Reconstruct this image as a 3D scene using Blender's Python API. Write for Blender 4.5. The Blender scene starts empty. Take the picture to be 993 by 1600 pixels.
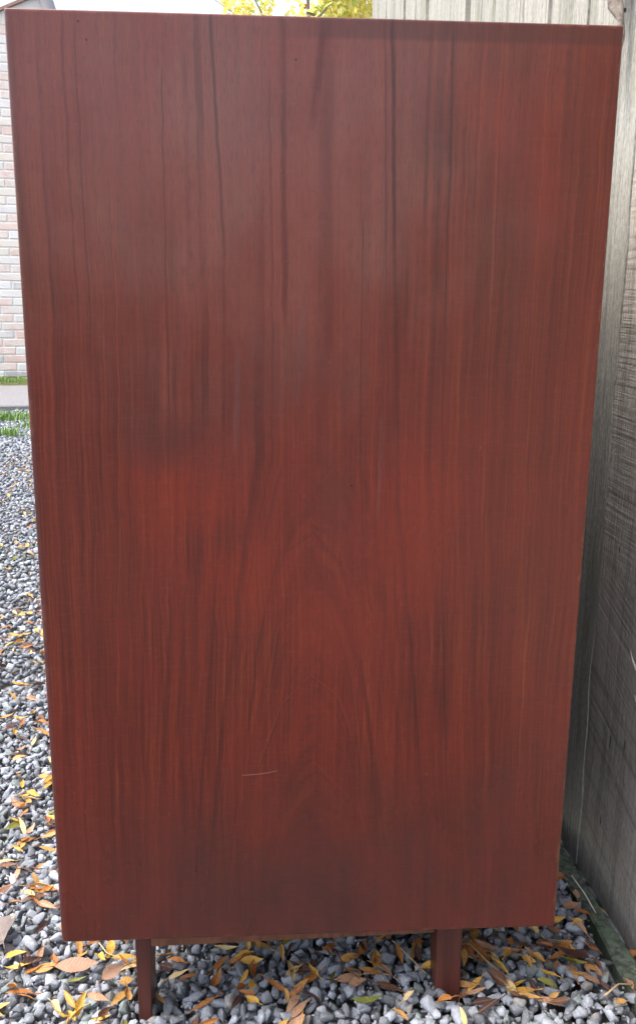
import bpy, bmesh, math, random
import numpy as np
from mathutils import Vector, Matrix, Euler
R = math.radians
random.seed(7); rng = np.random.default_rng(7)
scene = bpy.context.scene
COL = scene.collection

# ------------------------------------------------------------------ camera
F_PX = 1400.0
CX, CY, CZ, PITCH, YAW, ROLL = -0.04276, -0.71125, 0.67782, 0.22348, 0.06234, 0.0093
fw = Vector((math.sin(YAW)*math.cos(PITCH), math.cos(YAW)*math.cos(PITCH), -math.sin(PITCH)))
r0 = Vector((math.cos(YAW), -math.sin(YAW), 0)); u0 = r0.cross(fw)
rt = math.cos(ROLL)*r0 + math.sin(ROLL)*u0; up = -math.sin(ROLL)*r0 + math.cos(ROLL)*u0
cd = bpy.data.cameras.new('camera'); cam = bpy.data.objects.new('camera', cd); COL.objects.link(cam)
cd.sensor_fit = 'VERTICAL'; cd.sensor_height = 24.0; cd.lens = F_PX/1600*24.0
cd.clip_start = 0.02; cd.clip_end = 400
m = Matrix.Identity(4)
for i in range(3):
    m[i][0] = rt[i]; m[i][1] = up[i]; m[i][2] = -fw[i]
m[0][3], m[1][3], m[2][3] = CX, CY, CZ
cam.matrix_world = m
scene.camera = cam

# ------------------------------------------------------------------ light
SUN_EL, SUN_AZ = R(60), R(-99)         # azimuth measured from +Y towards +X
w = bpy.data.worlds.new('World'); scene.world = w; w.use_nodes = True
nt = w.node_tree; bg = nt.nodes['Background']
sky = nt.nodes.new('ShaderNodeTexSky'); sky.sky_type = 'NISHITA'; sky.sun_disc = False
sky.sun_elevation = SUN_EL; sky.sun_rotation = SUN_AZ
sky.air_density = 1.0; sky.dust_density = 5.0; sky.ozone_density = 1.0
hs_ = nt.nodes.new('ShaderNodeHueSaturation'); hs_.inputs['Saturation'].default_value = 0.78   # thin high haze
nt.links.new(sky.outputs[0], hs_.inputs['Color']); nt.links.new(hs_.outputs[0], bg.inputs[0]); bg.inputs[1].default_value = 0.15
sd = bpy.data.lights.new('sun', 'SUN'); sd.energy = 1.2; sd.angle = R(44); sd.color = (1, 0.95, 0.88)
sun = bpy.data.objects.new('sun', sd); COL.objects.link(sun)
sdir = Vector((math.sin(SUN_AZ)*math.cos(SUN_EL), math.cos(SUN_AZ)*math.cos(SUN_EL), math.sin(SUN_EL)))
sun.rotation_euler = sdir.to_track_quat('Z', 'Y').to_euler()
sun.location = (0, 0, 5)
vs = scene.view_settings
vs.view_transform = 'Standard'; vs.look = 'None'; vs.exposure = 1.85; vs.gamma = 1; vs.use_curve_mapping = False

# ------------------------------------------------------------------ helpers
class NT:
    """tiny expression helper over a material node tree"""
    def __init__(self, name, rough=0.8, spec=0.3):
        self.m = bpy.data.materials.new(name); self.m.use_nodes = True
        self.t = self.m.node_tree; self.p = self.t.nodes['Principled BSDF']
        self.p.inputs['Roughness'].default_value = rough
        self.p.inputs['Specular IOR Level'].default_value = spec
        self.tc = self.t.nodes.new('ShaderNodeTexCoord')
    def _in(self, sock, v):
        if isinstance(v, (int, float)): sock.default_value = v
        elif isinstance(v, (tuple, list)):
            sock.default_value = v if len(v) == len(sock.default_value) else tuple(v)+(1,)
        else: self.t.links.new(v, sock)
    def math(self, op, a, b=0.0, c=None, clamp=False):
        n = self.t.nodes.new('ShaderNodeMath'); n.operation = op; n.use_clamp = clamp
        self._in(n.inputs[0], a); self._in(n.inputs[1], b)
        if c is not None: self._in(n.inputs[2], c)
        return n.outputs[0]
    def add(self, a, b): return self.math('ADD', a, b)
    def mul(self, a, b): return self.math('MULTIPLY', a, b)
    def sub(self, a, b): return self.math('SUBTRACT', a, b)
    def sep(self, v=None):
        n = self.t.nodes.new('ShaderNodeSeparateXYZ'); self._in(n.inputs[0], v if v is not None else self.tc.outputs['Object'])
        return n.outputs
    def comb(self, x, y, z):
        n = self.t.nodes.new('ShaderNodeCombineXYZ')
        for i, q in enumerate((x, y, z)): self._in(n.inputs[i], q)
        return n.outputs[0]
    def noise(self, vec, scale=1.0, detail=3.0, rough=0.55, dist=0.0):
        n = self.t.nodes.new('ShaderNodeTexNoise'); self._in(n.inputs['Vector'], vec)
        n.inputs['Scale'].default_value = scale; n.inputs['Detail'].default_value = detail
        n.inputs['Roughness'].default_value = rough; n.inputs['Distortion'].default_value = dist
        return n.outputs['Fac']
    def noise1(self, wv, scale=1.0, detail=2.0, rough=0.5):
        n = self.t.nodes.new('ShaderNodeTexNoise'); n.noise_dimensions = '1D'; self._in(n.inputs['W'], wv)
        n.inputs['Scale'].default_value = scale; n.inputs['Detail'].default_value = detail
        n.inputs['Roughness'].default_value = rough
        return n.outputs['Fac']
    def vor(self, vec, scale, feature='F1', out='Distance'):
        n = self.t.nodes.new('ShaderNodeTexVoronoi'); n.feature = feature; self._in(n.inputs['Vector'], vec)
        n.inputs['Scale'].default_value = scale
        return n.outputs[out]
    def rng(self, v, a, b, c=0.0, d=1.0, smooth=True):
        n = self.t.nodes.new('ShaderNodeMapRange'); n.interpolation_type = 'SMOOTHSTEP' if smooth else 'LINEAR'
        self._in(n.inputs[0], v)
        for i, q in enumerate((a, b, c, d)): n.inputs[i+1].default_value = q
        return n.outputs[0]
    def mix(self, f, a, b, mode='MIX'):
        n = self.t.nodes.new('ShaderNodeMix'); n.data_type = 'RGBA'; n.blend_type = mode
        self._in(n.inputs[0], f); self._in(n.inputs[6], a); self._in(n.inputs[7], b)
        return n.outputs[2]
    def rand(self):
        return self.t.nodes.new('ShaderNodeObjectInfo').outputs['Random']
    def attr(self, name):
        n = self.t.nodes.new('ShaderNodeAttribute'); n.attribute_name = name
        return n.outputs
    def color(self, c): self._in(self.p.inputs['Base Color'], c); return self
    def rough(self, r): self._in(self.p.inputs['Roughness'], r); return self
    def bump(self, h, strength=0.3, dist=0.002):
        n = self.t.nodes.new('ShaderNodeBump'); n.inputs['Strength'].default_value = strength
        n.inputs['Distance'].default_value = dist; self._in(n.inputs['Height'], h)
        self.t.links.new(n.outputs[0], self.p.inputs['Normal']); return self

def link(name, me, parent=None, mat=None, loc=None, rot=None):
    o = bpy.data.objects.new(name, me); COL.objects.link(o)
    if mat is not None and me is not None and not me.materials: me.materials.append(mat)
    if parent is not None: o.parent = parent
    if loc is not None: o.location = loc
    if rot is not None: o.rotation_euler = rot
    return o
def tag(o, label=None, cat=None, group=None, kind=None):
    for k, v in (('label', label), ('category', cat), ('group', group), ('kind', kind)):
        if v: o[k] = v
    return o
def thing(name, label, cat, loc=(0, 0, 0), rz=0, group=None):
    o = bpy.data.objects.new(name, None); COL.objects.link(o); o.empty_display_size = 0.05
    o.location = loc; o.rotation_euler = (0, 0, rz)
    return tag(o, label, cat, group)
def box_bm(x0, x1, y0, y1, z0, z1, bev=0.0, bm=None, seg=1):
    b2 = bmesh.new(); bmesh.ops.create_cube(b2, size=1)
    for v in b2.verts:
        v.co = Vector((x0+(v.co.x+.5)*(x1-x0), y0+(v.co.y+.5)*(y1-y0), z0+(v.co.z+.5)*(z1-z0)))
    if bev: bmesh.ops.bevel(b2, geom=b2.edges[:], offset=bev, segments=seg, affect='EDGES', profile=0.6)
    if bm is None: return b2
    tmp = bpy.data.meshes.new('tmp'); b2.to_mesh(tmp); bm.from_mesh(tmp); bpy.data.meshes.remove(tmp); b2.free()
    return bm
def to_me(bm, name='mesh', smooth=False):
    me = bpy.data.meshes.new(name); bm.normal_update(); bm.to_mesh(me); bm.free()
    if smooth: me.polygons.foreach_set('use_smooth', [True]*len(me.polygons))
    return me
def tube_bm(pts, rad, n=7, bm=None):
    bm = bm or bmesh.new(); rings = []
    pts = [Vector(p) for p in pts]
    for i, p in enumerate(pts):
        t = (pts[min(i+1, len(pts)-1)]-pts[max(i-1, 0)]).normalized()
        a = t.orthogonal().normalized(); b = t.cross(a)
        if i and rings:                       # keep rings from twisting
            a = (prev_a - t*prev_a.dot(t)).normalized(); b = t.cross(a)
        prev_a = a
        r = rad[i] if hasattr(rad, '__len__') else rad
        rings.append([bm.verts.new(p+(a*math.cos(2*math.pi*k/n)+b*math.sin(2*math.pi*k/n))*r) for k in range(n)])
    for i in range(len(rings)-1):
        for k in range(n):
            bm.faces.new((rings[i][k], rings[i][(k+1) % n], rings[i+1][(k+1) % n], rings[i+1][k]))
    bm.faces.new(rings[0][::-1]); bm.faces.new(rings[-1])
    return bm
def np_mesh(name, V, Fc, nper, col=None):
    """V (n,3), Fc flat loop vertex indices, nper loops per face"""
    me = bpy.data.meshes.new(name)
    me.vertices.add(len(V)); me.vertices.foreach_set('co', V.astype(np.float32).ravel())
    me.loops.add(len(Fc)); me.loops.foreach_set('vertex_index', Fc.astype(np.int32))
    k = len(nper); me.polygons.add(k)
    st = np.concatenate([[0], np.cumsum(nper)[:-1]]).astype(np.int32)
    me.polygons.foreach_set('loop_start', st)
    me.update(calc_edges=True)
    if col is not None:
        a = me.color_attributes.new('tint', 'FLOAT_COLOR', 'POINT')
        a.data.foreach_set('color', np.concatenate([col, np.ones((len(col), 1))], 1).astype(np.float32).ravel())
    return me

# ------------------------------------------------------------------ materials
def wood_material():
    n = NT('teak_veneer', 0.28, 0.40)
    u, _, v = n.sep()
    wob = n.sub(n.noise(n.comb(n.mul(u, 3), 0, n.mul(v, 5)), 1, 2), .5)
    wob2 = n.sub(n.noise(n.comb(n.mul(u, 25), 3.1, n.mul(v, 30)), 1, 2), .5)
    uc = n.add(n.add(u, n.mul(wob, .010)), n.mul(wob2, .0035))
    D = n.mul(n.rng(v, .05, .44, 0, 1, smooth=False), .0066)
    r = n.math('SQRT', n.add(n.mul(uc, uc), D))
    side = n.math('SIGN', u)
    ring = n.add(n.mul(r, 1.0), n.mul(side, .31))
    broad = n.noise1(ring, 55, 3, .6)
    fine = n.noise1(ring, 210, 3, .6)
    thin = n.noise1(n.add(ring, 5.3), 120, 1.5, .5)
    line = n.rng(n.math('ABSOLUTE', n.sub(thin, .5)), .0, .03, 1, 0)
    brk = n.rng(n.noise(n.comb(n.mul(u, 60), 1.7, n.mul(v, 7)), 1, 3), .42, .62, .0, 1)
    line = n.mul(n.mul(line, brk), n.rng(r, .012, .045))
    # straight fibre streaks
    streak = n.noise(n.comb(n.mul(uc, 190), 0, n.mul(v, 2.4)), 1, 4, .6)
    streak2 = n.noise(n.comb(n.mul(uc, 480), 2.0, n.mul(v, 9)), 1, 3, .6)
    pores = n.noise(n.comb(n.mul(uc, 1500), 0, n.mul(v, 95)), 1, 2, .5)
    fleck = n.noise(n.comb(n.mul(u, 70), 5.0, n.mul(v, 420)), 1, 2, .6)
    vein = n.noise(n.comb(n.mul(uc, 310), 6.0, n.mul(v, 1.6)), 1, 3, .65)
    tone = n.add(n.add(n.mul(broad, .15), n.mul(fine, .15)), n.add(n.mul(streak, .18), n.add(n.mul(streak2, .22), n.add(n.mul(vein, .16), n.mul(n.noise(n.comb(n.mul(uc, 850), 8.0, n.mul(v, 5)), 1, 2, .6), .16)))))
    base = n.mix(n.rng(tone, .41, .58), DARK, BASE)
    base = n.mix(n.rng(tone, .52, .70), base, ORANGE)
    # soft-edged patch shape
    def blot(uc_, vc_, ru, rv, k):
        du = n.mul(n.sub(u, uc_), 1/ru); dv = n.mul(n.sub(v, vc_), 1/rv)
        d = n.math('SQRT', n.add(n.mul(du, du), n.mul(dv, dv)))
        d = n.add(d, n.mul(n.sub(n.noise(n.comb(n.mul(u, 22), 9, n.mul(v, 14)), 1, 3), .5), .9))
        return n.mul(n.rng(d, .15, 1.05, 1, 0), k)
    glare = None                                           # lens glare and sky veil near the top, painted into the colour
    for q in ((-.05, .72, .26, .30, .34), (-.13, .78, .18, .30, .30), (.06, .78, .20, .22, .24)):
        g = blot(*q); glare = g if glare is None else n.math('MAXIMUM', glare, g)
    base = n.mix(glare, base, (.235, .118, .098))
    # named dark figure lines read off the veneer: (u at top, u at mid, curve) handled as polyline capsules
    def figure(pts, wid, soft=0.6):
        acc = None
        for (ua, va), (ub, vb) in zip(pts[:-1], pts[1:]):
            t = n.math('MULTIPLY', n.sub(va, v), 1.0/(va-vb), clamp=True)
            uu = n.add(ua, n.mul(t, ub-ua))
            dd = n.math('ABSOLUTE', n.sub(n.add(u, n.mul(wob2, .0028)), uu))
            g = n.rng(dd, wid*soft*.3, wid, 1, 0)
            g = n.mul(g, n.mul(n.rng(v, vb-.012, vb+.008, 0, 1), n.rng(v, va-.004, va+.014, 1, 0)))
            acc = g if acc is None else n.math('MAXIMUM', acc, g)
        return acc
    f = None
    def use(g, k):
        nonlocal f
        g = n.mul(g, min(1.0, k*1.35)); f = g if f is None else n.math('MAXIMUM', f, g)
    use(figure([(-.079, .76), (-.0717, .60), (-.0738, .45), (-.0836, .3145), (-.101, .1075), (-.108, .0)], .0019), .40)
    use(figure([(.0525, .76), (.0611, .55), (.0676, .40), (.0844, .255), (.1022, .07), (.105, .0)], .0023), .58)
    use(figure([(.047, .764), (.054, .55), (.059, .43), (.071, .28)], .0014), .33)
    use(figure([(-.0279, .76), (-.0254, .5536)], .0036), .42)
    use(figure([(.001, .7495), (-.0042, .695)], .0042), .55)
    use(figure([(-.0016, .378), (.0198, .3523), (.034, .3019), (.046, .22), (.056, .12)], .0019), .36)
    use(figure([(-.0016, .378), (-.0305, .3582), (-.0412, .3141), (-.0494, .2687), (-.06, .17)], .0017), .33)
    use(figure([(-.0065, .3175), (.0115, .3150), (.0225, .2840), (.0315, .25), (.040, .17)], .0015), .28)
    use(figure([(-.0065, .3175), (-.0295, .2955), (-.039, .24)], .0015), .28)
    use(figure([(-.004, .252), (.02, .232), (.031, .19)], .0014), .22)
    use(figure([(-.004, .252), (-.0275, .226), (-.046, .17)], .0014), .22)
    use(figure([(.034, .62), (.035, .46), (.04, .36), (.052, .27)], .0009), .45)
    use(figure([(.098, .75), (.100, .5), (.108, .3), (.121, .1)], .0013), .45)
    use(figure([(.136, .75), (.137, .5), (.141, .3)], .0010), .45)
    use(figure([(-.115, .72), (-.116, .5), (-.122, .25)], .0010), .4)
    brk2 = n.rng(n.noise(n.comb(n.mul(u, 40), 7.7, n.mul(v, 12)), 1, 4, .65), .33, .55, .5, 1)
    f = n.mul(f, brk2)
    base = n.mix(n.rng(r, .030, .062, .40, 0), base, DARK)          # darker heartwood inside the arches
    base = n.mix(n.mul(line, .42), base, LINE)
    base = n.mix(f, base, LINE)
    # pale arch lines in the lower middle
    a2 = figure([(-.0065, .319), (.0123, .3162), (.0235, .2849), (.0322, .25), (.041, .17)], .0009)
    a2 = n.math('MAXIMUM', a2, figure([(-.0065, .319), (-.0305, .297), (-.040, .24)], .0009))
    a2 = n.math('MAXIMUM', a2, figure([(-.0033, .2535), (-.0278, .2276), (-.045, .18)], .0009))
    a2 = n.math('MAXIMUM', a2, figure([(-.0033, .2535), (.02, .235), (.032, .20)], .0009))
    a2 = n.math('MAXIMUM', a2, figure([(0, .173), (.0401, .1287), (.055, .07)], .0009))
    base = n.mix(n.mul(n.mul(a2, brk2), .42), base, ORANGE)
    # blue-grey worn streaks where the finish has bloomed
    b2 = n.math('MAXIMUM', figure([(-.012, .552), (-.0155, .485)], .0042), figure([(-.0618, .525), (-.0640, .448)], .0034))
    b2 = n.math('MAXIMUM', b2, figure([(.0519, .47), (.0515, .395)], .0026))
    base = n.mix(n.mul(n.mul(b2, brk2), .25), base, (.115, .075, .082))
    st = None  # dark stains, plus wide low blots that paint in shade at the bottom
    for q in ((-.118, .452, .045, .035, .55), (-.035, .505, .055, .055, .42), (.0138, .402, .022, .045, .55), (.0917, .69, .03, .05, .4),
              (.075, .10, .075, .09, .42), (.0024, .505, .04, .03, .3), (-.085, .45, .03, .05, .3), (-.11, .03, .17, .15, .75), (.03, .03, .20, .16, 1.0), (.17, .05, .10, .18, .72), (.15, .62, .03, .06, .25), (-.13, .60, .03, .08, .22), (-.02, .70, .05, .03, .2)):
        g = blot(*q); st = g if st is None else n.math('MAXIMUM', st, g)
    wm = None                                           # patches of redder, brighter tone
    for q in ((-.105, .415, .075, .07, .6), (.082, .385, .06, .10, .55), (-.06, .34, .06, .06, .45), (.02, .30, .07, .05, .35), (.17, .66, .03, .09, .3), (.13, .70, .05, .04, .35)):
        g = blot(*q); wm = g if wm is None else n.math('MAXIMUM', wm, g)
    base = n.mix(n.mul(wm, n.rng(tone, .35, .6, .4, 1)), base, (.170, .0205, .0085))
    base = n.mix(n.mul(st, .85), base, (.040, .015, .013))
    mot = n.noise(n.comb(n.mul(u, 14), 4.4, n.mul(v, 7)), 1, 4, .6)
    base = n.mix(n.rng(mot, .3, .7, .0, .40), base, RED)
    base = n.mix(n.mul(n.rng(pores, .50, .66), .30), base, (.03, .012, .009))
    base = n.mix(n.mul(n.rng(fleck, .5, .75), .06), base, (.19, .085, .055))
    # lipped top edge: darker crossband
    topb = n.mul(n.rng(n.add(v, n.mul(wob, .006)), .748, .752), n.rng(u, -.05, .02))
    base = n.mix(n.mul(topb, .4), base, (.035, .014, .012))
    base = n.mix(n.mul(n.rng(u, -.2216, -.2212, 1, 0), .35), base, (.075, .045, .045))
    eu = n.sub(.225, n.math('ABSOLUTE', u)); ev = n.math('MINIMUM', n.sub(PHT, v), n.add(v, .0))
    ed = n.math('MINIMUM', eu, ev)
    wr = n.noise(n.comb(n.mul(u, 55), 2.2, n.mul(v, 55)), 1, 4, .65)
    base = n.mix(n.mul(n.rng(n.sub(ed, n.mul(n.rng(wr, .45, .75), .0042)), -.001, .0012, 1, 0), .22), base, (.20, .095, .060))
    # small scuffs and dust specks
    for sc_, th_, cc_ in ((310, .085, (.26, .17, .13)), (170, .055, (.02, .009, .008))):
        vd = n.vor(n.comb(u, 0, v), sc_); pk = n.noise(n.comb(u, 3, v), sc_*.31, 2)
        base = n.mix(n.mul(n.mul(n.rng(vd, th_*.5, th_, 1, 0), n.rng(pk, .60, .66)), .55), base, cc_)
    # dents and one pale scratch
    for (du_, dv_, rr) in ((-.1732, .7564, .0012), (-.1679, .7444, .0011), (.0288, .4176, .0013), (-.0176, .7349, .0010)):
        a, b = n.sub(u, du_), n.sub(v, dv_)
        d = n.math('SQRT', n.add(n.mul(a, a), n.mul(b, b)))
        base = n.mix(n.rng(d, rr*.5, rr, .85, 0), base, (.012, .006, .005))
    t = n.math('MULTIPLY', n.sub(u, -.0625), 1/.032, clamp=True)
    sv = n.add(.1615, n.mul(n.mul(t, t), .0037))
    d = n.math('ABSOLUTE', n.sub(v, sv))
    sc = n.mul(n.rng(d, .0001, .0005, 1, 0), n.mul(n.rng(u, -.0640, -.060), n.rng(u, -.033, -.0305, 1, 0)))
    base = n.mix(n.mul(sc, .33), base, (.36, .22, .18))
    for (ua, va, ub, vb) in ((-.03, .715, -.005, .690), (.12, .58, .128, .61), (-.17, .32, -.163, .335), (.06, .21, .066, .204)):
        t = n.math('MULTIPLY', n.sub(u, ua), 1/(ub-ua), clamp=True)
        d = n.math('ABSOLUTE', n.sub(v, n.add(va, n.mul(t, vb-va))))
        lo, hi = min(ua, ub), max(ua, ub)
        s_ = n.mul(n.rng(d, .0001, .0004, 1, 0), n.mul(n.rng(u, lo, lo+.002), n.rng(u, hi-.002, hi, 1, 0)))
        base = n.mix(n.mul(s_, .1), base, (.3, .18, .15))
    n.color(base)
    n.rough(n.add(.24, n.add(n.mul(n.sub(mot, .5), .22), n.mul(st, .08))))
    n.bump(n.add(n.mul(pores, .7), n.mul(streak2, .2)), .2, .0005)
    return n.m
BASE, DARK, ORANGE = (.102, .0168, .0086), (.056, .0105, .0066), (.150, .039, .0150)
RED, LINE = (.132, .0165, .0095), (.016, .0070, .0072)

def plain_wood(name, a, b, rough=.5):
    n = NT(name, rough, .4); x, y, z = n.sep()
    s = n.noise(n.comb(n.mul(x, 160), n.mul(y, 160), n.mul(z, 6)), 1, 4, .6)
    s2 = n.noise(n.comb(n.mul(x, 12), n.mul(y, 12), n.mul(z, 4)), 1, 3)
    n.color(n.mix(n.rng(n.add(n.mul(s, .7), n.mul(s2, .3)), .35, .65), a, b)); n.bump(s, .15, .0008)
    return n.m
PHT = 0.7642
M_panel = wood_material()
M_leg = plain_wood('dark_teak', (.045, .0135, .010), (.085, .024, .017), .4)
M_rail = plain_wood('bare_teak_rail', (.095, .034, .017), (.175, .066, .032), .55)

def fence_material(name, a, b, sawn=False):
    n = NT(name, .9, .15); x, y, z = n.sep(); rd = n.rand()
    off = n.mul(rd, 31)
    yy = n.add(y, off)
    wob = n.noise(n.comb(n.mul(yy, 6), off, n.mul(z, 3)), 1, 3)
    yw = n.add(yy, n.mul(wob, .05))
    g1 = n.noise(n.comb(n.mul(yw, 70), 0, n.mul(z, 2.2)), 1, 5, .65)
    g2 = n.noise(n.comb(n.mul(yw, 420), 1, n.mul(z, 14)), 1, 4, .7)
    pat = n.noise(n.comb(n.mul(yy, 9), 2, n.mul(z, 4)), 1, 4, .6)
    fuz = n.noise(n.comb(n.mul(yy, 260), 4, n.mul(z, 120)), 1, 4, .7)
    tone = n.add(n.add(n.mul(g1, .42), n.mul(g2, .28)), n.mul(fuz, .30))
    c = n.mix(n.rng(tone, .38, .60), a, b)
    c = n.mix(n.mul(n.rng(pat, .50, .68), .45), c, (.150, .165, .115))       # algae film
    c = n.mix(n.mul(n.rng(g1, .55, .66), .22 if sawn else .7), c, (.075, .070, .066))         # dark grain cracks
    # knots
    kv = n.vor(n.comb(n.mul(yy, 7.0), 0, n.mul(z, 2.6)), 1)
    c = n.mix(n.rng(kv, .045, .10, .65, 0), c, (.05, .043, .04))
    h = n.add(n.mul(g2, .5), n.add(n.mul(g1, .8), n.mul(fuz, .35)))
    if sawn:
        # band saw marks: level above, raking lower down
        low = n.rng(n.add(z, n.mul(n.sub(pat, .5), .10)), .34, .44, 1, 0)
        def saw(k, s_):
            q = n.sub(z, n.mul(y, k))
            a1 = n.noise(n.comb(n.mul(y, 6), 3, n.mul(q, 230)), 1, 3, .65)
            a2 = n.noise(n.comb(n.mul(y, 3), 8+s_, n.mul(q, 70)), 1, 2, .5)
            return n.add(n.mul(a1, .55), n.mul(a2, .45))
        u_, l_ = saw(.02, 0), saw(.34, 3)
        sw = n.add(n.mul(u_, n.sub(1.0, low)), n.mul(l_, low))
        c = n.mix(n.mul(n.rng(sw, .36, .52, 1, 0), .38), c, (.070, .066, .064))
        c = n.mix(n.mul(n.rng(sw, .58, .72), .35), c, (.34, .33, .31))
        h = n.add(h, n.mul(sw, 1.1))
    if sawn:
        for (ya, za, rz_) in ((.2115, .195, .010), (.176, .208, .011), (.229, .4185, .006), (.22, .09, .008), (.15, .45, .007)):
            a_, b_ = n.mul(n.sub(y, ya), 1/.0016), n.mul(n.sub(z, za), 1/rz_)
            dd = n.add(n.math('SQRT', n.add(n.mul(a_, a_), n.mul(b_, b_))), n.mul(n.sub(fuz, .5), 1.2))
            c = n.mix(n.rng(dd, .4, 1.0, .85, 0), c, (.02, .018, .017))
            h = n.sub(h, n.rng(dd, .4, 1.0, .8, 0))
    foot_dark = n.rng(n.add(z, n.mul(pat, .12)), .0, .12, .35, 0)                    # boards darken towards the foot
    c = n.mix(foot_dark, c, (.060, .058, .050))
    n.color(c); n.bump(h, 1.0, .0034)
    return n.m
M_board = fence_material('weathered_board', (.17, .17, .150), (.40, .395, .355))
M_board_near = fence_material('sawn_weathered_board', (.25, .232, .208), (.47, .442, .400), True)

def stone_material():
    n = NT('limestone_chippings', .85, .25)
    o = n.tc.outputs['Object']
    a = n.noise(o, 260, 4, .65); b = n.noise(o, 900, 2, .6); vein = n.noise(o, 90, 3, .6, 1.5)
    t = n.attr('tint')[0]
    c = n.mix(n.rng(a, .3, .7, 0, .7), t, n.mix(.5, t, (.08, .085, .09)))
    c = n.mix(n.mul(n.rng(b, .58, .74), .35), c, (.42, .44, .46))
    c = n.mix(n.mul(n.rng(n.math('ABSOLUTE', n.sub(vein, .5)), 0, .018, 1, 0), .30), c, (.45, .46, .47))
    n.color(c); n.bump(n.add(a, n.mul(b, .4)), .6, .0016)
    return n.m
M_stone = stone_material()
def ground_material():
    n = NT('gravel_bed', .95, .1); o = n.tc.outputs['Object']
    v = n.vor(o, 55); cc = n.vor(o, 55, 'F1', 'Color')
    s = n.sep(cc)[0]
    c = n.mix(s, (.10, .105, .115), (.30, .31, .33))
    c = n.mix(n.rng(v, .35, .75), c, (.035, .033, .03))
    big = n.noise(o, 1.5, 4, .6)
    c = n.mix(n.rng(big, .5, .7, 0, .35), c, (.11, .10, .06))
    n.color(c); n.bump(n.math('SUBTRACT', 1.0, v), .8, .01)
    return n.m
M_ground = ground_material()

def leaf_material(name, a, b, edge, rough=.55):
    n = NT(name, rough, .35); rd = n.rand(); o = n.tc.outputs['Object']
    x, y, z = n.sep()
    off = n.comb(n.mul(rd, 13), n.mul(rd, 7), 0)
    va = n.t.nodes.new('ShaderNodeVectorMath'); n._in(va.inputs[0], o); n._in(va.inputs[1], off)
    p = n.noise(va.outputs[0], 70, 4, .6); q = n.noise(va.outputs[0], 420, 2, .6)
    c = n.mix(n.rng(n.add(n.mul(p, .7), n.mul(rd, .3)), .3, .7), a, b)
    c = n.mix(n.rng(p, .58, .72, 0, .7), c, edge)
    c = n.mix(n.mul(n.rng(n.math('ABSOLUTE', y), 0, .0007, 1, 0), .45), c, n.mix(.5, a, (.5, .38, .2)))
    ang = n.math('SINE', n.mul(n.sub(x, n.mul(n.math('ABSOLUTE', y), .9)), 1500))
    c = n.mix(n.mul(n.rng(ang, .6, 1), .16), c, edge)
    c = n.mix(n.mul(n.rng(q, .62, .72), .6), c, (.08, .04, .025))
    n.color(c); n.bump(n.add(q, n.mul(ang, .3)), .3, .0008)
    tr = n.t.nodes.new('ShaderNodeBsdfTranslucent'); n._in(tr.inputs[0], c)
    mx = n.t.nodes.new('ShaderNodeMixShader'); mx.inputs[0].default_value = .25
    n.t.links.new(n.p.outputs[0], mx.inputs[1]); n.t.links.new(tr.outputs[0], mx.inputs[2])
    n.t.links.new(mx.outputs[0], n.t.nodes['Material Output'].inputs[0])
    return n.m
LEAFCOL = {
    'golden yellow': leaf_material('leaf_golden', (.55, .31, .055), (.64, .41, .095), (.35, .15, .03)),
    'ochre': leaf_material('leaf_ochre', (.40, .20, .055), (.53, .31, .095), (.19, .075, .025)),
    'orange brown': leaf_material('leaf_orange', (.32, .115, .03), (.46, .19, .05), (.12, .045, .02)),
    'pale straw': leaf_material('leaf_straw', (.52, .38, .17), (.62, .48, .25), (.36, .21, .09)),
    'tan': leaf_material('leaf_tan', (.36, .20, .12), (.46, .28, .175), (.20, .095, .06)),
    'brown': leaf_material('leaf_brown', (.12, .055, .032), (.20, .095, .055), (.06, .03, .02)),
    'dark brown': leaf_material('leaf_dark', (.055, .028, .026), (.10, .05, .045), (.03, .017, .016)),
    'olive green': leaf_material('leaf_green', (.13, .155, .035), (.24, .24, .05), (.30, .22, .04)),
}

# ------------------------------------------------------------------ ground
GZ = -0.024
def sst(t): t = min(1, max(0, t)); return t*t*(3-2*t)
def gh0(x, y):
    """gravel is heaped a little towards the fence"""
    return (.004+.023*sst((x+.14)/.27))*(1-.55*sst((x-.285)/.04))*sst((1.6-y)/.8)*sst((y+1.3)/.8)
gh0v = np.vectorize(gh0)
bm = bmesh.new()
gx = [-80, -40, -15, -6, -3]+[-1.6+.1*k for k in range(26)]+[2, 6, 15, 40, 80]
gy = [-60, -30, -12, -5, -2.5]+[-1.5+.1*k for k in range(34)]+[3, 6, 12, 25, 50, 100]
grid = [[bm.verts.new((x, y, GZ+gh0(x, y))) for y in gy] for x in gx]
for i in range(len(gx)-1):
    for j in range(len(gy)-1): bm.faces.new((grid[i][j], grid[i+1][j], grid[i+1][j+1], grid[i][j+1]))
tag(link('ground', to_me(bm), None, M_ground), 'flat grey gravel yard under the cabinet', kind='structure')

# ------------------------------------------------------------------ fence line
FA, FY, FS = 0.3545, 0.096, -0.040          # inner face: x = FA + FS*(y-FY)
FENCE_RZ = math.atan(-FS)                    # rotation of local +Y onto the fence run
def fx(y): return FA+FS*(y-FY)
FEND = 2.12

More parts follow.
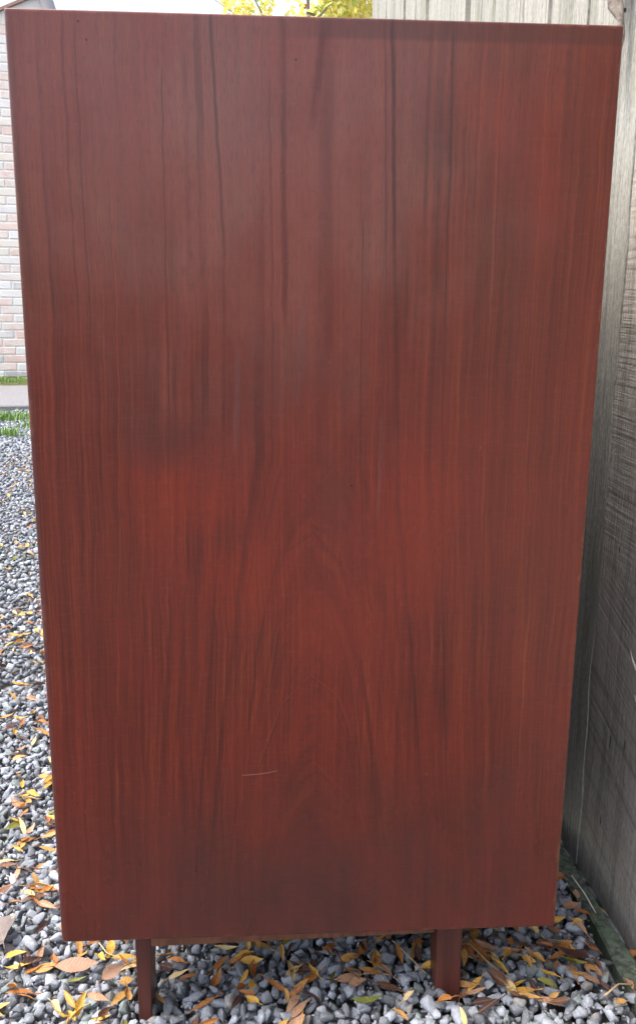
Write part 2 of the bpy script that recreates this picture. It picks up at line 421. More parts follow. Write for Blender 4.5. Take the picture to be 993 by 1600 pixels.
# ------------------------------------------------------------------ gravel
def make_stone(seed, npts, bev):
    rs = random.Random(seed); b = bmesh.new()
    sx, sy, sz = 1.0*rs.uniform(.95, 1.45), rs.uniform(.72, 1.0), rs.uniform(.55, .85)
    for _ in range(npts):
        d = Vector((rs.gauss(0, 1), rs.gauss(0, 1), rs.gauss(0, 1))).normalized()*rs.uniform(.82, 1.08)
        # squarish superellipsoid keeps broken flat faces
        d = Vector([math.copysign(abs(c)**.62, c) for c in d])
        b.verts.new((d.x*sx, d.y*sy, d.z*sz))
    res = bmesh.ops.convex_hull(b, input=b.verts[:])
    bmesh.ops.delete(b, geom=[e for e in res['geom_interior'] if isinstance(e, bmesh.types.BMVert)], context='VERTS')
    bmesh.ops.dissolve_limit(b, angle_limit=R(9), verts=b.verts[:], edges=b.edges[:])
    if bev:
        bmesh.ops.bevel(b, geom=b.edges[:], offset=.05, segments=1, affect='EDGES', profile=.5)
    bmesh.ops.triangulate(b, faces=b.faces[:])
    b.verts.ensure_lookup_table()
    V = np.array([v.co for v in b.verts]); Fc = np.array([[v.index for v in f.verts] for f in b.faces])
    b.verts.index_update()
    b.free()
    return V, Fc
P_HI = [make_stone(100+i, rng.integers(13, 20), True) for i in range(26)]
P_LO = [make_stone(300+i, rng.integers(9, 12), False) for i in range(20)]

def rotmats(n):
    q = rng.normal(size=(n, 4)); q /= np.linalg.norm(q, axis=1)[:, None]
    a, b, c, d = q.T
    return np.stack([np.stack([1-2*(c*c+d*d), 2*(b*c-a*d), 2*(b*d+a*c)], -1),
                     np.stack([2*(b*c+a*d), 1-2*(b*b+d*d), 2*(c*d-a*b)], -1),
                     np.stack([2*(b*d-a*c), 2*(c*d+a*b), 1-2*(b*b+c*c)], -1)], 1)
def jitter_grid(x0, x1, y0, y1, s):
    xs = np.arange(x0, x1, s); ys = np.arange(y0, y1, s*.866)
    X, Y = np.meshgrid(xs, ys); X = X + (np.arange(len(ys)) % 2)[:, None]*s*.5
    P = np.stack([X.ravel(), Y.ravel()], 1)
    return P + rng.uniform(-.38, .38, P.shape)*s
chunks = []
def scatter(P, protos, rlo, rhi, zlo, zhi):
    n = len(P); which = rng.integers(0, len(protos), n)
    rad = rlo+(rhi-rlo)*rng.beta(1.6, 2.4, n)
    Rm = rotmats(n)
    # stones settle with their short axis mostly up: blend towards a random spin about Z
    th = rng.uniform(0, 2*np.pi, n); c, s = np.cos(th), np.sin(th); o = np.zeros(n); l = np.ones(n)
    Rz = np.stack([np.stack([c, -s, o], -1), np.stack([s, c, o], -1), np.stack([o, o, l], -1)], 1)
    tx = rng.normal(0, .45, n); ty = rng.normal(0, .45, n)
    cx_, sx_ = np.cos(tx), np.sin(tx); cy_, sy_ = np.cos(ty), np.sin(ty)
    Rx = np.stack([np.stack([l, o, o], -1), np.stack([o, cx_, -sx_], -1), np.stack([o, sx_, cx_], -1)], 1)
    Ry = np.stack([np.stack([cy_, o, sy_], -1), np.stack([o, l, o], -1), np.stack([-sy_, o, cy_], -1)], 1)
    settled = np.einsum('nij,njk,nkl->nil', Rz, Rx, Ry)
    Rm = np.where((rng.random(n) < .25)[:, None, None], Rm, settled)
    z = rng.uniform(zlo, zhi, n)+gh0v(P[:, 0], P[:, 1])
    val = np.clip(rng.normal(.262, .075, n), .09, .50)
    hue = rng.random(n)
    tint = np.stack([val*.92, val*1.0, val*1.15], 1)
    g = hue < .10; tint[g] *= np.array([.72, .80, .70])        # greenish, dirty
    g = (hue > .10) & (hue < .16); tint[g] *= np.array([1.0, .88, .72])   # brownish
    g = (hue > .16) & (hue < .30); tint[g] *= .62
    for k, (V, Fc) in enumerate(protos):
        idx = np.nonzero(which == k)[0]
        if len(idx) == 0: continue
        W = np.einsum('nij,vj->nvi', Rm[idx], V)*rad[idx][:, None, None]
        W += np.concatenate([P[idx], z[idx][:, None]], 1)[:, None, :]
        chunks.append((W, Fc, tint[idx]))
def keep(P):
    k = P[:, 0] < FA+FS*(P[:, 1]-FY)-.012
    ed = (P[:, 0] > .312) & (P[:, 1] > -.3) & (P[:, 1] < .75)   # edging timber lies here
    k &= ~(ed & (rng.random(len(P)) < .88))
    return P[k]
# near, well formed stones
P = keep(jitter_grid(-.52, .40, -.13, .80, .0118)); scatter(P, P_HI, .0026, .0076, -.014, -.006)
P = keep(jitter_grid(-.52, .40, -.13, .80, .0130)); scatter(P, P_HI, .0036, .0096, -.008, .001)
P = keep(jitter_grid(-.52, .40, -.13, .80, .0115)); scatter(P, P_LO, .0012, .0036, -.007, .002)
# further away and to the sides
def strip(P): return P[(P[:, 1] > .80) | (P[:, 0] < -.52) | (P[:, 1] < -.13)]
P = strip(keep(jitter_grid(-1.75, .40, -1.0, 3.4, .0160))); scatter(P, P_LO, .0050, .0108, -.014, -.003)
P = jitter_grid(-2.6, .42, 3.4, 5.52, .022); scatter(P, P_LO, .008, .014, -.014, -.002)
nv = 0; VV, FF, CC = [], [], []
for W, Fc, tint in chunks:
    n, k, _ = W.shape
    VV.append(W.reshape(-1, 3)); CC.append(np.repeat(tint, k, 0))
    FF.append((Fc[None]+(nv+np.arange(n)*k)[:, None, None]).reshape(-1, 3)); nv += n*k
VV = np.concatenate(VV); FF = np.concatenate(FF); CC = np.concatenate(CC)
me = np_mesh('gravel', VV, FF.ravel(), np.full(len(FF), 3), CC)
tag(link('gravel', me, None, M_stone), 'blue grey crushed limestone gravel covering the yard', kind='stuff')
print('gravel tris', len(FF))
# height field of the near gravel, for laying leaves on it
HX0, HY0, HC = -1.6, -.6, .004
HW, HH = int(2.1/HC), int(5.0/HC)
hm = np.full((HW, HH), GZ)
ix = ((VV[:, 0]-HX0)/HC).astype(int); iy = ((VV[:, 1]-HY0)/HC).astype(int)
ok = (ix >= 0) & (ix < HW) & (iy >= 0) & (iy < HH)
np.maximum.at(hm, (ix[ok], iy[ok]), VV[ok, 2])
def gh(x, y, rad=2):
    i, j = int((x-HX0)/HC), int((y-HY0)/HC)
    if not (rad <= i < HW-rad and rad <= j < HH-rad): return gh0(x, y)
    return max(float(hm[i-rad:i+rad+1, j-rad:j+rad+1].max()), -.012+gh0(x, y))

# ------------------------------------------------------------------ cabinet
W2, LEG, PH, DEP = 0.225, 0.12, 0.7642, 0.92
cab = thing('cabinet', 'tall red brown teak cabinet on short legs, its plain veneered side facing us', 'cabinet')
def part(name, bm, mat, parent, smooth=False, label=None):
    o = link(name, to_me(bm, name, smooth), parent, mat)
    if label: o['label'] = label
    return o
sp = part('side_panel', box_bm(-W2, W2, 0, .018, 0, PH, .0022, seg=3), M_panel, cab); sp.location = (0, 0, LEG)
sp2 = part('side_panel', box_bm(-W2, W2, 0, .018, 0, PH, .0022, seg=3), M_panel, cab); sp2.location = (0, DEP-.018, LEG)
part('top_panel', box_bm(-W2+.001, W2-.001, .0185, DEP-.0185, LEG+PH-.0185, LEG+PH-.0008, .001), M_leg, cab)
part('bottom_panel', box_bm(-W2+.001, W2-.001, .0185, DEP-.0185, LEG+.0008, LEG+.018, .001), M_leg, cab)
part('back_panel', box_bm(W2-.014, W2-.008, .0185, DEP-.0185, LEG+.0185, LEG+PH-.019), M_rail, cab)
for k in range(2):
    y0 = .020+k*(DEP-.04)/2
    d = part('door', box_bm(-W2+.002, -W2+.020, y0+.001, y0+(DEP-.04)/2-.001, LEG+.020, LEG+PH-.0205, .001), M_leg, cab)
def leg_bm(x0t, x1t, x0b, x1b, y0, y1, z1):
    b = box_bm(0, 1, y0, y1, -.012, z1, 0)
    for v in b.verts:
        a, c = (x0t, x1t) if v.co.z > .05 else (x0b, x1b)
        v.co.x = a if v.co.x < .5 else c
        if v.co.z < .05 and v.co.y > (y0+y1)/2: v.co.y -= .004
    bmesh.ops.bevel(b, geom=b.edges[:], offset=.0012, segments=2, affect='EDGES', profile=.6)
    return b
part('leg', leg_bm(-.1665, -.1510, -.1655, -.1535, .038, .078, LEG-.0005), M_leg, cab)
part('leg', leg_bm(.1205, .1458, .1235, .1465, .028, .062, LEG-.0005), M_leg, cab)
part('leg', leg_bm(-.1665, -.1510, -.1655, -.1535, DEP-.075, DEP-.035, LEG-.0005), M_leg, cab)
part('leg', leg_bm(.1205, .1458, .1235, .1465, DEP-.065, DEP-.031, LEG-.0005), M_leg, cab)
b = box_bm(-.1505, .120, .032, .050, LEG-.033, LEG-.0005, .001)
for v in b.verts:
    if v.co.z < LEG-.02: v.co.z += .005*(v.co.x+.15)/.27
part('rail', b, M_rail, cab)
part('rail', box_bm(-.1505, .120, DEP-.055, DEP-.037, LEG-.030, LEG-.0005, .001), M_rail, cab)

# ------------------------------------------------------------------ fence
n = NT('rusty_nail', .7, .3).color((.06, .045, .04))
b = bmesh.new(); bmesh.ops.create_cone(b, segments=8, radius1=.0026, radius2=.0020, depth=.0016, cap_ends=True, matrix=Matrix.Rotation(R(90), 4, 'Y')); NAIL = to_me(b, 'nail'); NAIL.materials.append(n.m)
fence = thing('wooden_fence', 'tall weathered grey fence of upright overlapping boards right of the cabinet', 'fence',
              (fx(0), 0, 0), FENCE_RZ)
# local frame: +Y along the fence (away), -X towards the cabinet
edges = [-1.62, -1.47, -1.33, -1.18, -1.03, -.90, -.75, -.60, -.46, -.31, -.165, -.02, .276, .428, .570, .690, .835, .990, 1.165, 1.345, 1.475, 1.60, 1.73, 1.87, 2.0, FEND]
edges = [e for e in edges if e != -.02]
NB = len(edges)-1
THK = {.990: .0135, .428: .0065, .570: .0060, 1.345: .0085, 1.60: .009, .276: .0040}
for i in range(NB):
    a, bnd = edges[i], edges[i+1]
    near = a < .2
    L = bnd-a+(.022 if i < NB-1 else 0)
    rs = random.Random(50+i)
    bmx = bmesh.new(); NZ, NY = 64, 8
    top = 1.82+rs.uniform(-.006, .006); ph = rs.uniform(0, 6)
    front, back = [], []
    for kz in range(NZ+1):
        z = -.03+(top+.03)*kz/NZ
        ragged = .0020*math.sin(z*19+ph)+.0014*math.sin(z*57+2*ph)+rs.uniform(-.0016, .0016)
        rowf, rowb = [], []
        for ky in range(NY+1):
            t = ky/NY
            y = a+ragged*(1-t)+L*t
            cup = .0016*math.sin(t*math.pi)*math.sin(ph+z*1.3)+.0007*math.sin(z*9+t*5+ph)
            thick = THK.get(a, .0045)*(1-t)+.0028*t
            xf = -(.0035+thick)+cup
            rowf.append(bmx.verts.new((xf+.010, y, z))); rowb.append(bmx.verts.new((.0075, y, z)))
        front.append(rowf); back.append(rowb)
    for kz in range(NZ):
        for ky in range(NY):
            bmx.faces.new((front[kz][ky], front[kz+1][ky], front[kz+1][ky+1], front[kz][ky+1]))
            bmx.faces.new((back[kz][ky], back[kz][ky+1], back[kz+1][ky+1], back[kz+1][ky]))
        bmx.faces.new((front[kz][0], back[kz][0], back[kz+1][0], front[kz+1][0]))
        bmx.faces.new((front[kz][NY], front[kz+1][NY], back[kz+1][NY], back[kz][NY]))
    for ky in range(NY):
        bmx.faces.new((front[NZ][ky], back[NZ][ky], back[NZ][ky+1], front[NZ][ky+1]))
        bmx.faces.new((front[0][ky], front[0][ky+1], back[0][ky+1], back[0][ky]))
    bo = part('board', bmx, M_board_near if near else M_board, fence, label='broad grey board with saw marks nearest the camera' if i == edges.index(.276)-1 else None)
    for zz in (.40, .995, 1.595):
        nl = link('nail', NAIL, bo); nl.location = (-.0065, a+.028+rs.uniform(-.004, .004), zz+rs.uniform(-.012, .012))
for z in (.35, .95, 1.55):
    part('rail', box_bm(.0125, .056, edges[0], FEND, z, z+.08, .002), M_board, fence)
for y in (-1.2, .6, 2.05):
    part('post', box_bm(.0575, .15, y, y+.09, -.1, 1.75, .003), M_board, fence)

# mossy edging timber at the foot of the fence
n = NT('mossy_timber', .95, .1); o_ = n.tc.outputs['Object']
a_ = n.noise(o_, 120, 5, .7); b_ = n.noise(o_, 18, 3, .6)
c_ = n.mix(n.rng(a_, .35, .65), (.050, .060, .050), (.125, .150, .115))
c_ = n.mix(n.rng(b_, .5, .7, 0, .7), c_, (.10, .155, .095)); n.color(c_); n.bump(a_, .8, .003)
bmx = bmesh.new(); NS = 60
rows = []
for k in range(NS+1):
    y = -.55+1.5*k/NS; x = fx(y)-.0245+.0012*math.sin(y*11); hw = .0105+.0012*math.sin(y*31)+random.uniform(-.0008, .0008)
    zt = .0155+.0015*math.sin(y*17)+random.uniform(-.0008, .0008)
    rows.append([bmx.verts.new((x+dx*hw, y, z)) for dx, z in ((-1, GZ), (-1, zt-.003), (-.75, zt), (.75, zt+.001), (1, zt-.002), (1, GZ))])
for k in range(NS):
    for q in range(5): bmx.faces.new((rows[k][q], rows[k][q+1], rows[k+1][q+1], rows[k+1][q]))
bmx.faces.new(rows[0]); bmx.faces.new(rows[-1][::-1])
o = part('edging_timber', bmx, n.m, None); tag(o, 'narrow mossy green edging timber lying along the foot of the fence', 'edging')

# ------------------------------------------------------------------ climber stem and pale twigs on the fence
def bark_mat(name, a, b):
    n = NT(name, .9, .15); o = n.tc.outputs['Object']
    s = n.noise(o, 180, 5, .7); t = n.noise(o, 40, 3)
    n.color(n.mix(n.rng(n.add(n.mul(s, .6), n.mul(t, .4)), .35, .65), a, b)); n.bump(s, .8, .003); return n.m
M_bark = bark_mat('grey_bark', (.14, .115, .095), (.36, .32, .28))
M_pale = bark_mat('stripped_twig', (.50, .46, .40), (.72, .68, .62))
M_straw = bark_mat('dry_stalk', (.30, .20, .11), (.48, .36, .22))
M_dkstalk = bark_mat('dark_stalk', (.06, .04, .03), (.13, .085, .06))
cl = thing('dead_climber', 'knobbly grey dead climber stem clinging to the fence by cabinet top corner', 'climber', (fx(.30)-.004, .30, .97))
pts, rad = [], []
for k in range(15):
    t = k/14
    pts.append((-.012-.004*math.sin(k), -.022*t+.018+.004*math.sin(k*1.7), .16-.215*t)); rad.append((.0085 if t < .6 else .0085*(1.35-t))*(1+.38*math.sin(k*2.3)))
part('stem', tube_bm(pts, rad, 9), M_bark, cl, True)
part('stub', tube_bm([(-.014, .020, .046), (-.019, .030, .041), (-.021, .036, .042)], [.006, .0045, .003], 8), M_bark, cl, True)
part('knot', tube_bm([(-.012, .012, .085), (-.020, .017, .074), (-.022, .018, .060), (-.014, .014, .048)], [.005, .011, .010, .004], 9), M_bark, cl, True)
part('bark_strand', tube_bm([(-.016, .003, -.02), (-.017, -.001, -.045), (-.015, -.004, -.075)], [.0016, .0013, .0004], 5), M_pale, cl, True, 'pale peeling bark strand')
part('bark_strand', tube_bm([(-.017, .010, -.010), (-.018, .010, -.022), (-.017, .011, -.031)], [.0008, .0014, .0004], 5), M_pale, cl, True, 'pale peeling bark strand')
tw = part('split_twig', tube_bm([(.3482, .1690, .3230), (.3476, .1600, .3165), (.3475, .1500, .3105), (.347, .120, .296), (.344, .080, .28)], [.0002, .0008, .0011, .0012, .001], 6), M_pale, None, True)
tag(tw, 'upper white split twig poking in at right edge, across the nearest fence board', 'twig', 'white twigs against the fence')
tw = part('split_twig', tube_bm([(.3486, .1500, .2815), (.3480, .1430, .2765), (.347, .110, .262), (.344, .080, .25)], [.0002, .0008, .0010, .001], 6), M_pale, None, True)
tag(tw, 'lower white split twig poking in at right edge, across the nearest fence board', 'twig', 'white twigs against the fence')

# ------------------------------------------------------------------ outbuilding, path, verge
BO = Vector((-2.52, 8.02, 0)); BA = R(12)
hs = thing('brick_outbuilding', 'sunlit pale pink brick outbuilding with worn limewash, far left behind the cabinet', 'building', BO, BA)
# local: +X along the front wall to the right, -Y towards us; corner at x = .86
CXR, LFT, DPT = .60, -4.2, 3.6
def roofz(x): return 3.21+.48*(x-.22)
def mortar_mat():
    n = NT('lime_mortar', .95, .1); o = n.tc.outputs['Object']; s = n.noise(o, 60, 4)
    n.color(n.mix(s, (.70, .67, .63), (.79, .77, .74))); n.bump(s, .4, .004); return n.m
def brick_mat(name, a, b, lime):
    n = NT(name, .92, .12); o = n.tc.outputs['Object']; rd = n.rand(); geo = n.t.nodes.new('ShaderNodeNewGeometry')
    P_ = geo.outputs['Position']
    s = n.noise(P_, 90, 4, .65); t = n.noise(P_, 9, 4, .65)
    c = n.mix(n.rng(n.add(n.mul(s, .5), n.mul(rd, .5)), .25, .75), a, b)
    c = n.mix(n.rng(t, .42, .62, 0, lime), c, (.74, .70, .66))
    n.color(c); n.bump(s, .6, .004); return n.m
M_mortar = mortar_mat()
M_BR = [brick_mat('pink_brick', (.70, .53, .47), (.76, .61, .55), .85), brick_mat('cream_brick', (.73, .66, .57), (.77, .70, .62), .8),
        brick_mat('limewashed_brick', (.74, .71, .68), (.79, .77, .75), .6), brick_mat('burnt_brick', (.46, .43, .44), (.58, .55, .56), .7)]
bmx = bmesh.new()
sh = []
for x in (LFT, CXR):
    for y in (0, DPT):
        sh.append((bmx.verts.new((x, y, -.05)), bmx.verts.new((x, y, roofz(x)-.02))))
(a0, a1), (b0, b1), (c0, c1), (d0, d1) = sh
for q in ((a0, c0, c1, a1), (c0, d0, d1, c1), (d0, b0, b1, d1), (b0, a0, a1, b1), (a1, c1, d1, b1)): bmx.faces.new(q)
wall = part('wall', bmx, M_mortar, hs)
def brick_mesh(seed, wd, ht=.0635, dp=.05):
    rs = random.Random(seed); b = box_bm(-wd/2, wd/2, -.007, dp-.007, -ht/2, ht/2, 0)
    for v in b.verts: v.co += Vector((rs.uniform(-.003, .003), rs.uniform(-.002, .002), rs.uniform(-.003, .003)))
    bmesh.ops.bevel(b, geom=[e for e in b.edges if all(v.co.y < 0 for v in e.verts)], offset=.005, segments=1, affect='EDGES')
    return b
MES = {}
for k in range(4):
    for s in range(3):
        me = to_me(brick_mesh(k*3+s, .213), 'brick'); me.materials.append(M_BR[k]); MES[k, s] = me
        me = to_me(brick_mesh(60+k*3+s, .103), 'half_brick'); me.materials.append(M_BR[k]); MES[k, s, 'h'] = me
stuff = {0: bmesh.new(), 1: bmesh.new(), 2: bmesh.new(), 3: bmesh.new()}
cand = []
course = 0; z = .036
while z < 3.5:
    off = 0 if course % 2 else .1125
    x = CXR-.1065-off
    if off: cand.append((CXR-.0515, z, True))
    while x > LFT+.2:
        if z+.05 < roofz(x)-.05: cand.append((x, z, False))
        x -= .225
    z += .075; course += 1
cand = [c for c in cand if c[1]+.05 < roofz(c[0])-.03]
cand.sort(key=lambda c: abs(c[0]-.32)+(.0 if c[1] < 3 else .2))
def brick_kind(x, z, rs):
    p = rs.random()
    if z < .22: return 3 if p < .45 else (2 if p < .75 else 0)
    if z < 1.0 and x > .25: return 2 if p < .75 else (3 if p < .88 else 0)
    if z < 1.5: return 0 if p < .66 else (1 if p < .85 else (2 if p < .94 else 3))
    return 0 if p < .22 else (1 if p < .62 else (2 if p < .97 else 3))
rs = random.Random(5)
for i, (x, z, half) in enumerate(cand):
    k = brick_kind(x, z, rs); s = rs.randrange(3)
    if i < 298:
        o = link('brick', MES[(k, s, 'h') if half else (k, s)], hs); o.location = (x, 0, z)
    else:
        tmp = MES[(k, s, 'h') if half else (k, s)].copy(); tmp.transform(Matrix.Translation((x, 0, z))); stuff[k].from_mesh(tmp); bpy.data.meshes.remove(tmp)
z = .036; course = 0
while z < 3.3:                                    # the return wall
    y = .06+(.1125 if course % 2 else 0)
    while y < DPT-.2:
        k = brick_kind(0, z, rs)
        tmp = MES[(k, rs.randrange(3))].copy(); tmp.transform(Matrix.Translation((CXR, y+.11, z)) @ Matrix.Rotation(R(90), 4, 'Z')); stuff[k].from_mesh(tmp); bpy.data.meshes.remove(tmp); y += .225
    z += .075; course += 1
bmx = bmesh.new(); me = bpy.data.meshes.new('bricks')
allm = bmesh.new()
for k in range(4):
    n0 = len(allm.faces); tmp = bpy.data.meshes.new('t'); stuff[k].to_mesh(tmp); stuff[k].free(); allm.from_mesh(tmp); bpy.data.meshes.remove(tmp)
    allm.faces.ensure_lookup_table()
    for f in allm.faces[n0:]: f.material_index = k
me = to_me(allm, 'bricks')
for k in range(4): me.materials.append(M_BR[k])
bk = link('brick_courses', me, hs); bk['kind'] = 'stuff'
bmx.free()
M_barge = plain_wood('brown_paint', (.28, .16, .12), (.40, .25, .19), .6)
b = bmesh.new()
ex, ey = .12, .10
def slab(b, x0, x1, y0, y1, h0, h1):
    vs_ = [b.verts.new((x, y, roofz(x)+h)) for x in (x0, x1) for y in (y0, y1) for h in (h0, h1)]
    for q in ((0, 2, 3, 1), (4, 5, 7, 6), (0, 1, 5, 4), (2, 6, 7, 3), (1, 3, 7, 5), (0, 4, 6, 2)): b.faces.new([vs_[i] for i in q])
slab(b, LFT-ex, CXR+.02, -.018, DPT+ey, -.018, .006)
n = NT('roof_slate', .8, .2); n.color(n.mix(n.noise(n.tc.outputs['Object'], 12, 4), (.20, .19, .20), (.32, .30, .30)))
part('roof', b, n.m, hs)
b = bmesh.new(); slab(b, LFT-ex, CXR+.03, -.034, -.0185, -.016, .010); part('bargeboard', b, M_barge, hs)
M_pipe = NT('grey_plastic_pipe', .45, .4).color((.30, .29, .31)).m
pp = part('drainpipe', tube_bm([(.355, -.07, 3.80), (.48, -.07, 3.55), (.60, -.07, 3.30), (.66, -.07, 3.10), (.665, -.07, 2.9), (.665, -.07, 0)], .055, 16), M_pipe, hs, True)
for z in (.9, 2.1):
    part('pipe_bracket', tube_bm([(.665, -.07, z), (.665, -.07, z+.05)], .061, 16), M_pipe, hs)

n = NT('concrete', .9, .2); o_ = n.tc.outputs['Object']
s_, t_ = n.noise(o_, 90, 5, .7), n.noise(o_, 3, 4, .6)
c_ = n.mix(n.rng(s_, .3, .7), (.125, .122, .13), (.21, .205, .215)); c_ = n.mix(n.rng(t_, .5, .7, 0, .5), c_, (.17, .18, .14)); n.color(c_); n.bump(s_, .5, .004)
M_conc = n.m
pth = Vector((-2.0, 6.25, 0))
po = link('path', to_me(box_bm(-6.5, 4.2, -.80, .80, -.06, .030, .008), 'path'), None, M_conc, (pth.x, pth.y-.12, 0), (0, 0, R(10)))
tag(po, 'grey concrete path crossing in front of the outbuilding', kind='structure')
n = NT('moss_soil', .95, .1); o_ = n.tc.outputs['Object']; s_ = n.noise(o_, 30, 5, .7)
n.color(n.mix(n.rng(s_, .35, .65), (.055, .060, .025), (.12, .125, .05))); n.bump(s_, .9, .02)
vo = link('verge', to_me(box_bm(-6.5, 3.0, -.52, .62, -.06, .022, .01), 'verge'), None, n.m, (-2.17, 7.50, 0), (0, 0, R(11)))
tag(vo, 'mossy strip of soil between path and brick wall', kind='structure')

# grass tufts at the far edge of the gravel
n = NT('grass_blade', .6, .3); n.color(n.mix(n.noise(n.tc.outputs['Object'], 6, 2), (.10, .19, .045), (.24, .36, .10))); M_grass = n.m
GV, GF = [], []
for (cx_, cy_, sx_, sy_, num, hgt) in ((-1.62, 4.85, .22, .10, 420, .055), (-2.05, 4.95, .30, .12, 300, .055), (-1.36, 4.5, .09, .10, 110, .04), (-1.43, 4.15, .10, .06, 160, .045),
                                      (-2.6, 7.4, .5, .25, 400, .05), (-.5, 4.95, .6, .12, 260, .05), (-2.2, 7.45, .35, .2, 300, .04)):
    for _ in range(num):
        x, y = random.gauss(cx_, sx_*.5), random.gauss(cy_, sy_*.5); h = hgt*random.uniform(.5, 1.2); a = random.uniform(0, 6.28)
        ln = random.uniform(.1, .7)*h; wd = .0028; k = len(GV); z0 = 0 if y < 5.4 else .02
        ca, sa = math.cos(a), math.sin(a)
        GV += [(x-sa*wd, y+ca*wd, z0-.02), (x+sa*wd, y-ca*wd, z0-.02), (x+ca*ln*.4+sa*wd*.8, y+sa*ln*.4-ca*wd*.8, z0+h*.6), (x+ca*ln*.4-sa*wd*.8, y+sa*ln*.4+ca*wd*.8, z0+h*.6), (x+ca*ln, y+sa*ln, z0+h)]
        GF += [(k, k+1, k+2, k+3), (k+3, k+2, k+4)]
me = bpy.data.meshes.new('grass'); me.from_pydata(GV, [], GF)
tag(link('grass', me, None, M_grass), 'bright green grass tufts at the far edge of the gravel', kind='stuff')

# ------------------------------------------------------------------ autumn tree behind (only its crown shows over the cabinet)
tr = thing('berry_tree', 'yellow leaved autumn tree with red berries behind cabinet top and fence end', 'tree', (.30, 6.6, 0))
def foliage(name, c):
    n = NT(name, .6, .2).color(c); tr_ = n.t.nodes.new('ShaderNodeBsdfTranslucent'); tr_.inputs[0].default_value = (*c, 1)
    mx = n.t.nodes.new('ShaderNodeMixShader'); mx.inputs[0].default_value = .45
    n.t.links.new(n.p.outputs[0], mx.inputs[1]); n.t.links.new(tr_.outputs[0], mx.inputs[2]); n.t.links.new(mx.outputs[0], n.t.nodes['Material Output'].inputs[0])
    return n.m
M_leafy = [foliage('yellow_foliage', (.74, .64, .15)), foliage('green_foliage', (.42, .50, .14)), foliage('pale_foliage', (.78, .74, .32))]
M_berry = NT('red_berry', .35, .4).color((.50, .07, .03)).m
limbs = bmesh.new()
tube_bm([(0, 0, -.05), (.02, 0, .7), (-.02, .03, 1.5), (.03, 0, 2.3), (0, .02, 3.0), (.03, 0, 3.7)], [.06, .05, .04, .022, .010, .004], 9, limbs)
tips = []
for k in range(16):
    a = k*2.4; z0 = 1.5+k*.12; ln = random.uniform(.55, 1.05)
    p0 = Vector((0, 0, z0)); p2 = p0+Vector((math.cos(a)*ln, math.sin(a)*ln, random.uniform(.25, .7))); p1 = (p0+p2)/2+Vector((0, 0, -.06))
    tube_bm([p0, p1, p2], [.012, .007, .003], 5, limbs); tips += [p1, p2, (p1+p2)/2]
part('trunk', limbs, M_bark, tr)
LV, LF, LM = [], [], []
tips += [Vector((random.uniform(-.45, .55), random.uniform(-.3, .3), random.uniform(2.75, 3.9))) for _ in range(16)]
for tp in tips:
    for _ in range(random.randint(110, 200)):
        c = tp+Vector((random.gauss(0, .13), random.gauss(0, .13), random.gauss(0, .12)))
        if c.x < -.64 or (-.40 < c.x < -.10 and random.random() < .72): continue
        e = Euler((random.uniform(-1, 1), random.uniform(-1, 1), random.uniform(0, 6.28))).to_matrix(); l = random.uniform(.028, .05); k = len(LV)
        LV += [c+e @ Vector(q) for q in ((-l, 0, 0), (0, -l*.45, l*.08), (l, 0, 0), (0, l*.45, l*.08))]; LF += [(k, k+1, k+2), (k, k+2, k+3)]
        mi = random.choices((0, 1, 2), (5, 2, 4))[0]; LM += [mi, mi]
me = bpy.data.meshes.new('crown'); me.from_pydata([tuple(q) for q in LV], [], LF); me.polygons.foreach_set('material_index', LM)
for q in M_leafy: me.materials.append(q)
link('crown', me, tr)
bb = bmesh.new()
for k in range(110):
    tp = random.choice([q for q in tips if q.x > -.05]); c = tp+Vector((random.gauss(0, .12), random.gauss(0, .12)-.1, random.gauss(0, .12)))
    bmesh.ops.create_icosphere(bb, subdivisions=1, radius=random.uniform(.014, .022), matrix=Matrix.Translation(c))
bo_ = part('berries', bb, M_berry, tr); bo_['kind'] = 'stuff'

# ------------------------------------------------------------------ fallen leaves
def leaf_bm(seed, L, Wd, curl, fold, twist, petiole=True, lobed=False):
    rs = random.Random(seed); b = bmesh.new(); NL, NW = (14, 5) if not lobed else (22, 7)
    rows = []; bend = rs.uniform(-.12, .12)
    for i in range(NL+1):
        t = i/NL
        wprof = (math.sin(math.pi*t**.85)**.9)*(1-.25*t) if not lobed else math.sin(math.pi*min(1, t*.97+.02))**.6*(1+.14*math.sin(t*17+1)+.08*math.sin(t*31))
        wd = Wd*.5*max(wprof, .015)
        row = []
        for j in range(NW+1):
            s = j/NW*2-1
            edge = 1+rs.uniform(-.05, .05)
            x = (t-.5)*L; y = s*wd*edge+bend*L*(t-.5)**2*1.6
            z = abs(s)*wd*fold+curl*L*((t-.5)**2*4)*.25+.06*wd*math.sin(t*14+s*3+seed)
            a = twist*(t-.5)*2
            y, z = y*math.cos(a)-z*math.sin(a), y*math.sin(a)+z*math.cos(a)
            row.append(b.verts.new((x, y, z)))
        rows.append(row)
    for i in range(NL):
        for j in range(NW): b.faces.new((rows[i][j], rows[i+1][j], rows[i+1][j+1], rows[i][j+1]))
    if petiole:
        p = rows[0][NW//2].co.copy()
        tube_bm([p, p+Vector((-.16*L, .01*L, .01*L)), p+Vector((-.30*L, .03*L*rs.uniform(-1, 1), .02*L))], [.0006, .0005, .0004], 4, b)
    return b
SHAPES = []
for k in range(12):
    rs = random.Random(900+k)
    SHAPES.append(dict(seed=k, L=rs.uniform(.018, .031), Wd=rs.uniform(.0055, .0112), curl=[.05, .1, -.25, .35, .7, -.1, .2, .5, .0, .9, -.4, .3][k],
                       fold=[.15, .3, .1, .6, .4, .9, .2, .35, .1, .8, .25, 1.2][k], twist=rs.uniform(-.7, .7), petiole=k % 3 != 1))
cnames = list(LEAFCOL); LM_ = {}
